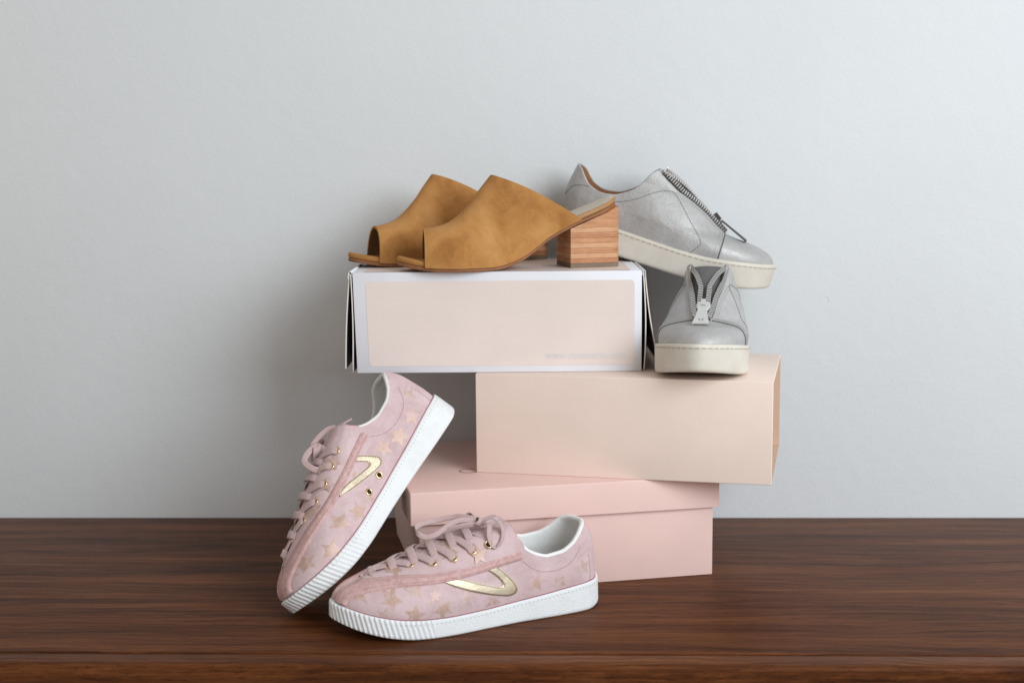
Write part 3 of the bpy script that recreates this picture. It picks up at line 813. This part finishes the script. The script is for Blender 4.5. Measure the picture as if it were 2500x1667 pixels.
BOW_B = dict(ribbons=[
    ([(.1339, .008, .1030), (.1479, .012, .1070), (.1608, .016, .1054), (.1646, .022, .0960), (.1619, .026, .0855), (.1558, .029, .0775), (.1470, .029, .0775), (.1420, .025, .0835), (.1370, .016, .0940), (.1355, .008, .1040)], (0.35, 0.9, 0.25), -0.0068),
    ([(.1437, .000, .0990), (.1373, .002, .1070), (.1244, .004, .1074), (.1117, .006, .1043), (.1056, .008, .0990)], (0.3, 0.9, 0.3), -0.0058),
    ([(.1478, -.006, .0960), (.1389, -.012, .1010), (.1257, -.016, .1030), (.1182, -.018, .1000), (.1240, -.020, .0950), (.1360, -.014, .0930), (.1450, -.006, .0960)], (0.3, 0.5, 0.8), 0.0062),
    ([(.1480, .004, .0965), (.1440, .013, .1000), (.1380, .012, .1030), (.1350, .003, .1030), (.1390, -.006, .0990)], (0.8, 0.1, 0.35), 0.0085)],
    aglets=[[(.1066, .008, .0991), (.0869, .010, .0900)]])
psi = 0.375
P1M = frame((0.0885, 1.4405, 0.0), (-math.cos(psi), -math.sin(psi), 0), (0, 0, 1))
stars1 = [(.2711, .0470, .0085, .3, 0), (.2431, .0435, .0095, .9, 0), (.2196, .0500, .0085, .2, 1), (.2221, .0270, .0095, .5, 0), (.1924, .0295, .0095, 1.1, 0), (.1680, .0375, .0090, .4, 1),
          (.1359, .0275, .0085, .9, 1), (.1769, .0790, .0080, .6, 0), (.1495, .0765, .0085, .2, 0), (.2322, .0650, .0070, .8, 0), (.2580, .0625, .0065, .1, 0), (.0850, .0400, .0090, .5, 1), (.0600, .0360, .0085, 1., 1), (.0300, .0480, .0080, .2, 1), (.2512, .0285, .0070, .7, 1), (.2000, .0440, .0060, .4, 1)]
pink_sneaker('pink suede star-print sneaker standing flat in front, its bow knot on top', P1M, 1, 1, [], stars1, BOW_A, EMB_A)

q2 = dict(o=(-0.0680, 1.5479, 0.1887), a=0.9189, yaw=0.5965, roll=0.0445)
f2 = np.array([-math.cos(q2['a'])*math.cos(q2['yaw']), -math.sin(q2['yaw']), -math.sin(q2['a'])*math.cos(q2['yaw'])])
v2 = np.array([0, -1, 0.]); m2 = unit(v2-f2*np.dot(v2, f2)); u2 = np.cross(m2, f2); u2 = u2 if u2[2] > 0 else -u2
u2r = u2*math.cos(q2['roll'])+m2*math.sin(q2['roll'])
P2M = frame(q2['o'], f2, u2r)
stars2 = [(.2042, .0395, .0105, .5, 0), (.2329, .0300, .0105, .2, 0), (.2559, .0434, .0095, .8, 0), (.1816, .0300, .0100, 1., 0), (.0802, .0387, .0100, .3, 0), (.1017, .0448, .0095, .7, 0), (.0523, .0401, .0095, .1, 1), (.1603, .0290, .0080, .5, 1), (.2720, .0480, .0070, .3, 1), (.1750, .0720, .0080, .3, 1), (.2050, .0670, .0080, .9, 0), (.1500, .0800, .0080, .4, 1), (.0330, .0560, .0085, .6, 1), (.1480, .0580, .0070, .2, 1)]
pink_sneaker('pink suede star-print sneaker leaning heel-up against the lowest box', P2M, -1, 1, [(.1305, .0325), (.1542, .0316)], stars2, BOW_B, EMB_B)

# ------------------------------------------------------------------ silver zip sneakers
SZF = [(0, .0310), (.02, .0305), (.08, .0290), (.15, .0280), (.185, .0290), (.22, .0330), (.245, .0365), (.28, .0410)]
SZB = [(0, .0025), (.015, 0), (.165, 0), (.2, .0018), (.22, .0035), (.245, .0068), (.28, .0135)]
SXH = [(0, .0040), (.009, .0036), (.027, .0032), (.038, .0045), (.051, .0068), (.062, .0092), (.09, .0170)]
SXT = [(0, .2755), (.004, .2750), (.009, .2722), (.0140, .2660), (.0185, .2560), (.0225, .2415), (.0265, .2220), (.0305, .2085), (.0340, .2035), (.042, .1930), (.050, .1820), (.067, .1545), (.079, .1350), (.085, .1220), (.0880, .1080)]
SCOL = [(0, .0600), (.0073, .0598), (.0140, .0570), (.0220, .0490), (.0311, .0415), (.0474, .0372), (.0622, .0395), (.0798, .0490), (.0887, .0570), (.0952, .0680), (.1001, .0775), (.1063, .0840), (.1085, .0868), (.1095, .2), (.3, .21)]
def silver_sneaker(label, M, lat, pull):
    t = thing('silver_sneaker', label, 'sneaker', M, 'pair of silver sneakers')
    S = Last(.280, 1.085, lat, SZF, SZB, SXH, SXT, SCOL, SCOL, .066, inset=0.0045, upk=0.95)
    sole, ring, nor, arc, zb, zf = build_sole(S, 'sole', ['cream_rubber', 'outsole_tan'], t, nn=200, bead=0.0028, flare=-0.0004)
    def seam_x(y): return 0.2065+0.0*y
    def gap(x): return np.interp(x, [.100, .120, .150, .175, .196, .207], [.0225, .0220, .0180, .0140, .0112, .0088])
    def disp(G):
        x, y = G[..., 0], G[..., 1]
        d = 0.0016*smooth01((seam_x(y)-x)/0.0011)
        inth = smooth01((gap(x)-np.abs(y))/0.0012)*smooth01((x-.100)/.002)*smooth01((0.2075-x)/0.0015)*smooth01((G[..., 2]-.055)/.004)
        return d-inth*0.0032
    o, G, N, R, inner = shoe_upper(S, 'upper', 'silver_leather', t, 240, 170, disp=disp, rim=0.0030, roll=0.0013)
    n = len(R)
    mesh_obj('lining', inner.reshape(-1, 3), grid_faces(inner.shape[0], inner.shape[1], True), 'brown_lining', t)
    co = mesh_obj('collar', R.reshape(-1, 3), grid_faces(n, R.shape[1], True), 'silver_leather', t); fix_normals(co)
    xx = np.linspace(0.008, 0.24, 30); V = []
    for x_ in xx:
        wl = S.w(1, x_, 0.004)-0.003; wm = S.w(-1, x_, 0.004)-0.003
        V += [(x_, wl, S.zf(x_)+0.004), (x_, 0, S.zf(x_)+0.003), (x_, -wm, S.zf(x_)+0.004)]
    mesh_obj('insole', V, grid_faces(30, 3), 'insole_brown', t)
    # gusset behind the zip
    xs_ = np.linspace(.1115, .2075, 50); rows = []
    for k in np.linspace(-1, 1, 15): rows.append(S.top(xs_, k*(gap(xs_)-0.0004), -0.0009)[0])
    Gg = np.stack(rows, 1); og = mesh_obj('gusset', Gg.reshape(-1, 3), grid_faces(*Gg.shape[:2]), 'gusset_suede', t); fix_normals(og)
    # zip: two rows of teeth on either side
    for side in (1, -1):
        xo = np.linspace(.1125, .2055, 60); yo = gap(xo)-0.0022
        po, no = S.top(xo, side*yo, 0.0026)
        xi = np.linspace(.1135, .1900, 60); k = (xi-.1135)/(.19-.1135)
        yi = gap(xi)*(1-0.62*np.sin(np.clip(k*1.25, 0, 1)*math.pi/2)**1.2)-0.003; yi = np.maximum(yi, 0.0042)
        pi_, ni = S.top(xi, side*yi, 0.0014)
        tb = Bag()
        for p, nn_ in ((po, no), (pi_, ni)):
            D = resample(np.column_stack([p, nn_]), step=0.0033); T = unit(np.gradient(D[:, :3], axis=0))
            for q, tt in zip(D, T):
                nq = unit(q[3:]); b = np.cross(tt, nq)
                tb.box(q[:3]+nq*0.0010, tt, b, nq, 0.00085, 0.0029, 0.0017)
        tp = Bag()
        for p, nn_, wdt in ((po, no, 0.0068), (pi_, ni, 0.0062)):
            T = unit(np.gradient(p, axis=0)); b = unit(np.cross(T, nn_))
            Gt = np.stack([p-b*wdt/2, p-b*wdt/4+nn_*0.0002, p+b*wdt/4+nn_*0.0002, p+b*wdt/2], 1)
            tp.add(Gt.reshape(-1, 3), grid_faces(*Gt.shape[:2]))
        zo = tp.build('zipper_tape', 'zip_tape', t)
        to = tb.build('zipper_teeth', 'nickel', zo, False, kind='stuff')
        # dark edge where the flap meets the zip
        xe = np.linspace(.1115, .2060, 60); pe, ne = S.top(xe, side*(gap(xe)+0.0004), 0.0012)
        mesh_obj('flap_edge', *tube(pe, 0.0008, 6), 'silver_leather', t)
    # slider with its pull tab
    ps, ns = S.top(.1915, 0.0001, 0.003); ps2, _ = S.top(.2000, 0.0001, 0.003); ax = unit(ps2-ps); bx = np.cross(ns, ax)
    sb = Bag()
    prof = [(-0.0075, 0.0058), (-0.005, 0.0078), (0.0, 0.0082), (0.004, 0.0072), (0.0075, 0.0050)]
    V = []
    for (a, w_) in prof:
        for zz, ww in ((-0.0014, w_), (0.0010, w_), (0.0020, w_*0.82)):
            V.append(ps+ax*a-bx*ww+ns*zz)
        for zz, ww in ((0.0020, w_*0.82), (0.0010, w_), (-0.0014, w_)):
            V.append(ps+ax*a+bx*ww+ns*zz)
    F = grid_faces(5, 6)+[(0, 1, 2, 3, 4, 5), tuple(24+j for j in (5, 4, 3, 2, 1, 0))]
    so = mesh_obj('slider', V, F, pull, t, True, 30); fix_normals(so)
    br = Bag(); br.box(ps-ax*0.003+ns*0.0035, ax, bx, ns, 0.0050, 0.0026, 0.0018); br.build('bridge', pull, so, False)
    lp = Bag(); lp.box(ps+ax*0.0042+ns*0.0032, ax, bx, ns, 0.0026, 0.0034, 0.0006); lp.build('pull_loop', 'nickel', so, False)
    # pull: trapezoid plate hanging towards the toe
    p0 = ps+ax*0.0040+ns*0.0038; pe_, ne_ = S.top(.2320, 0.0001, 0.0030); dv = unit(pe_-p0); nb = unit(np.cross(dv, bx)); nb = nb*np.sign(np.dot(nb, ns))
    V = []; Lp = 0.0400
    for (a, w_) in ((0, 0.0048), (0.008, 0.0052), (0.024, 0.0068), (1, 0)):
        if a == 1: a, w_ = Lp-0.0003, 0.0096
        for zz in (-0.0009, 0.0009): V += [p0+dv*a-bx*w_+nb*zz, p0+dv*a+bx*w_+nb*zz]
    F = []
    for i in range(3):
        a, b = i*4, i*4+4; F += [(a, a+1, b+1, b), (a+2, b+2, b+3, a+3), (a, b, b+2, a+2), (a+1, a+3, b+3, b+1)]
    F += [(0, 2, 3, 1), (12, 13, 15, 14)]
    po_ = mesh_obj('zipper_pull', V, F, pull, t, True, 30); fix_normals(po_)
    eg = Bag()
    c = p0+dv*0.0320+nb*0.0010
    for sgn in (-1, 1):     # two facing letters F
        eg.box(c+bx*sgn*0.0011, dv, bx, nb, 0.0026, 0.00028, 0.00012)
        eg.box(c+bx*sgn*0.0024-dv*0.0024, dv, bx, nb, 0.00028, 0.0013, 0.00012)
        eg.box(c+bx*sgn*0.0020-dv*0.0002, dv, bx, nb, 0.00025, 0.0009, 0.00012)
    eg.build('engraved_monogram', 'engraving', po_, False)
    # seams and stitching
    st = Bag(); st2 = Bag()
    for side in (1, -1):
        # edge of the side panel over the toe cap
        zr = float(S.zridge(0.2080)); ze_ = np.linspace(0.0015, zr*0.992, 60); xq = np.full(60, 0.2078)
        ok = S.w(side, xq, ze_) > 0.0085
        pe, ne = S.pt(side, xq[ok], S.zf(xq[ok])+ze_[ok], 0.0003); mesh_obj('panel_seam', *tube(pe, 0.0008, 6), 'silver_edge', t)
        for d_ in (0.0030, 0.0060):
            xq2 = xq-d_; ok2 = S.w(side, xq2, ze_) > 0.0120
            pe, ne = S.pt(side, xq2[ok2], S.zf(xq2[ok2])+ze_[ok2], 0.0019); stitch_run(st2, pe, ne, 0.0024, 0.0014, 0.0003)
        line = spline([(.175, .0330), (.181, .0420), (.182, .0480), (.170, .0590), (.152, .0760), (.136, .0900), (.126, .0925), (.110, .0860), (.090, .0720), (.070, .0630), (.050, .0590)], 10)
        q, nn_ = S.pt(side, line[:, 0], line[:, 1], 0.0018); stitch_run(st, q, nn_, 0.0034, 0.0021, 0.00040)
        line = spline([(.031, .0705), (.022, .0690), (.012, .0640), (.0055, .0520)], 10)
        q, nn_ = S.pt(side, line[:, 0], line[:, 1], 0.0018); stitch_run(st, q, nn_, 0.0030, 0.0019, 0.00036)
        xs_ = np.linspace(.118, .203, 60)
        for dd in (0.0035, 0.0056):
            pe, ne = S.top(xs_, side*(gap(xs_)+dd), 0.0018); stitch_run(st2, pe, ne, 0.0024, 0.0014, 0.00028)
    st.build('stitching', 'thread_gray', t, False, kind='stuff'); st2.build('edge_stitching', 'thread_silver', t, False, kind='stuff')
    ws = Bag()
    for side in (1, -1):
        sel = [i for i in range(len(ring)) if ring[i, 1]*side >= 0]; sel.sort(key=lambda i: ring[i, 0])
        pts = np.array([(ring[i, 0]+nor[i, 0]*0.0002, ring[i, 1]+nor[i, 1]*0.0002, zf[i]-0.0040) for i in sel]); nr_ = np.array([(nor[i, 0], nor[i, 1], 0) for i in sel])
        stitch_run(ws, pts, nr_, 0.0075, 0.0052, 0.00034)
    ws.build('welt_stitching', 'thread_cream', t, False, kind='stuff')
    return t, S

th1 = math.radians(17.3); ya1 = math.radians(9); rl = math.radians(5.0)
f1 = np.array([math.cos(th1)*math.cos(ya1), -math.cos(th1)*math.sin(ya1), -math.sin(th1)])
S1M = frame((0.0520, 1.733, 0.3840), f1, (math.sin(th1)*math.cos(rl), -math.sin(rl), math.cos(th1)*math.cos(rl)))
silver_sneaker('silver leather zip sneaker tilted side-on behind the mules, its heel over the top box', S1M, -1, 'nickel_shaded')
yw = math.radians(12); toe = np.array([0.199, 1.454]); f_ = np.array([-math.sin(yw), -math.cos(yw)]); hl = toe-f_*0.280
S2M = frame((hl[0], hl[1], zB), (f_[0], f_[1], 0), (0, 0, 1))
silver_sneaker('silver leather zip sneaker pointing its toe at the camera on the middle box', S2M, 1, 'nickel_matte')

# ------------------------------------------------------------------ tan mules
MZB = [(-.012, .0722), (-.004, .0700), (0, .0680), (.02, .0600), (.0496, .0484), (.0644, .0411), (.0791, .0330), (.0937, .0222), (.1084, .0128), (.1229, .0062), (.1374, .0022), (.1517, .0005), (.18, 0), (.2085, .0006), (.2294, .0026), (.2475, .0062), (.256, .0085)]
M_LAT = [(0, 0), (.010, .038), (.035, .076), (.09, .108), (.2, .116), (.35, .112), (.5, .134), (.62, .152), (.72, .154), (.82, .138), (.90, .110), (.955, .075), (.985, .040), (1, 0)]
M_MED = [(0, 0), (.010, .038), (.035, .076), (.09, .106), (.2, .110), (.35, .100), (.5, .118), (.62, .146), (.70, .158), (.80, .152), (.89, .125), (.95, .088), (.985, .045), (1, 0)]
MTOP = [(.141, .1092), (.1535, .0933), (.1638, .0794), (.1784, .0643), (.19, .0561), (.2001, .0522), (.2116, .0496), (.2195, .0484)]
def mule(label, M, lat):
    t = thing('heeled_mule', label, 'mule', M, 'pair of tan mules')
    L = .2525; X0 = -.0100; wb = {lat: width_fn(M_LAT), -lat: width_fn(M_MED)}; zbf = pchip(*zip(*MZB)); ztop = pchip(*zip(*MTOP))
    nn = 140; sig = np.linspace(0, 1, nn); sx = (1+np.cos(math.pi*sig))/2
    def layer(name, mats, z0, z1, inset, xr=None, r=0.0008):
        s_ = sx if xr is None else xr[0]+(xr[1]-xr[0])*sx
        x = X0+s_*(L-X0); k = 1-inset/(0.15*L)
        ring = np.concatenate([np.column_stack([x, wb[1](s_)*L*k]), np.column_stack([x, -wb[-1](s_)*L*k])[-2:0:-1]]); n = len(ring)
        d = np.roll(ring, -1, 0)-np.roll(ring, 1, 0); nor = unit(np.column_stack([d[:, 1], -d[:, 0]]))
        if np.mean(np.sum(nor*(ring-ring.mean(0)), 1)) < 0: nor = -nor
        zc = zbf(ring[:, 0]); rows = []
        for off, z in ((-0.006, z0), (-r, z0), (-r*0.3, z0+r*0.3), (0, z0+r), (0, z1-r), (-r*0.3, z1-r*0.3), (-r, z1), (-0.003, z1+0.0001)):
            rows.append(np.column_stack([ring+nor*off, zc+z]))
        G = np.stack(rows, 1); m = G.shape[1]; F = grid_faces(n, m, True); nf = len(F)
        def cap(j):
            out = []
            for i in range(nn-1):
                a, b = i*m+j, (i+1)*m+j; c, e = ((n-i) % n)*m+j, ((n-i-1) % n)*m+j
                out.append((a, b, e) if i == 0 else (a, b, c) if i == nn-2 else (a, b, e, c))
            return out
        cb, ct = cap(0), cap(m-1)
        o = mesh_obj(name, G.reshape(-1, 3), F+cb+ct, mats, t, True, 50); fix_normals(o)
        if len(mats) > 1:
            for p in o.data.polygons:
                if p.index >= nf+len(cb) or (p.index < nf and p.index % (m-1) == m-2): p.material_index = 1
        return o
    layer('outsole', ['outsole_edge'], 0.0, 0.0041, 0.0, r=0.0012)
    fb = layer('footbed', ['tan_leather', 'footbed_top', 'tan_suede'], 0.0041, 0.0105, 0.0008, r=0.0020)
    for p in fb.data.polygons:
        if p.center.x > 0.19: p.material_index = 2
    # upper: arch sections from the toe opening back to the slanted topline
    na, nt = 90, 60
    a = np.linspace(0, 1, na); thv = np.linspace(0, math.pi, nt)
    xF = .2220+(.0400-.2220)*a; xT = .2205+(.1405-.2205)*a**1.0; zT = ztop(xT); zF = zbf(xF)+0.0042
    def surf(off):
        sF = (xF-X0)/(L-X0); wl = wb[1](sF)*L+0.0012+off; wm = wb[-1](sF)*L+0.0012+off
        cs, sn = np.cos(thv), np.sin(thv)
        ey = np.sign(cs)*np.abs(cs)**0.86; ez = np.abs(sn)**0.80
        Y = np.where(ey[None] > 0, wl[:, None], wm[:, None])*ey[None]
        # lean the arch over to the big-toe side
        X = xF[:, None]+(xT-xF)[:, None]*ez[None]; Z = zF[:, None]+(zT+off-zF)[:, None]*ez[None]
        X = X+(0.0045*np.sign(cs)*np.abs(cs)**0.7)[None]*(1-a[:, None])**2
        Z = Z+0.0036*(a[:, None]**5)*np.sin(math.pi*np.clip(ez, 0, 1))[None]
        return np.stack([X, Y+(-lat)*0.004*ez[None]*(1-a[:, None]), Z], -1)
    O, I = surf(0.0), surf(-0.0026)
    bump = 0.0006*np.sin(7*a)[:, None]*np.sin(3*thv)[None]
    O[..., 2] += bump*np.sin(thv)[None]; 
    V = np.concatenate([O.reshape(-1, 3), I.reshape(-1, 3)]); F = grid_faces(na, nt); k = na*nt
    for j in range(nt-1):
        F.append((j, j+1, k+j+1, k+j)); e0 = (na-1)*nt; F.append((e0+j, k+e0+j, k+e0+j+1, e0+j+1))
    o = mesh_obj('upper', V, F, 'tan_suede', t, True, 60); fix_normals(o)
    mesh_obj('lining', I.reshape(-1, 3), grid_faces(na, nt), 'tan_lining', t)
    # heel of stacked leather layers on a rubber top lift
    def hprof(z): return 0.0535+0.0*z, 0.0290-0.0012*(1-z/0.066), -0.0098
    def hring(z, inset=0.0):
        xf, hw, xb = hprof(z); xf -= inset; hw -= inset; xb += inset; P = [(xf, hw), (xf, 0.0), (xf, -hw)]
        rr = 0.022
        for i in range(13):
            ang = -math.pi/2-math.pi*i/12
            ca, sa = math.cos(ang), math.sin(ang); P.append((xb+rr+rr*math.copysign(abs(ca)**0.55, ca), hw*math.copysign(abs(sa)**0.55, sa)))
        return P
    zs = [0.0058, 0.0114, 0.0170, 0.0232, 0.0293, 0.0355, 0.0415, 0.0470]
    mats = ['stack_dark', 'stack_light', 'stack_mid', 'stack_light', 'stack_mid', 'stack_dark', 'stack_light', 'stack_mid']
    heel = None
    def slab_(name, z0, z1, mat, parent, wedge=False, b=0.00018):
        rows = []
        seq = ((z0, b), (z0+b, 0), (z1-b, 0), (z1, b))
        for i, (z, ins) in enumerate(seq):
            row = []
            for (x, y) in hring(z, ins):
                zz = z
                if wedge and i >= 2: zz = zbf(x)-0.0002-(b if i == 2 else 0)
                row.append((x, y, zz))
            rows.append(row)
        m = len(rows[0]); V = [p for r in rows for p in r]; F = grid_faces(4, m, False, True)+[tuple(range(m)), tuple(3*m+j for j in range(m-1, -1, -1))]
        oo = mesh_obj(name, V, F, mat, parent, True, 40); fix_normals(oo); return oo
    heel = slab_('heel', zs[-1], 0.060, 'stack_mid', t, True)
    for i in range(7): slab_('heel_layer', zs[i], zs[i+1]-0.00012, mats[i], heel)
    slab_('top_lift', 0.0, zs[0]-0.0002, 'heel_rubber', heel)
    return t
psm = math.radians(15)
fm = np.array([-math.cos(psm), -math.sin(psm), 0])
om = np.array([0.0604, 1.6118, zC])-fm*0.055
mule('tan suede open-toe mule with stacked wood heel, nearer of the pair on the top box', frame(om, fm, (0, 0, 1)), 1)
om2 = om+np.array([-0.069, 0.083, 0])
ps2_ = math.radians(28); fm2 = np.array([-math.cos(ps2_), -math.sin(ps2_), 0]); om2 = om2+(fm-fm2)*0.185
mule('tan suede open-toe mule half hidden behind the nearer mule', frame(om2, fm2, (0, 0, 1)), -1)
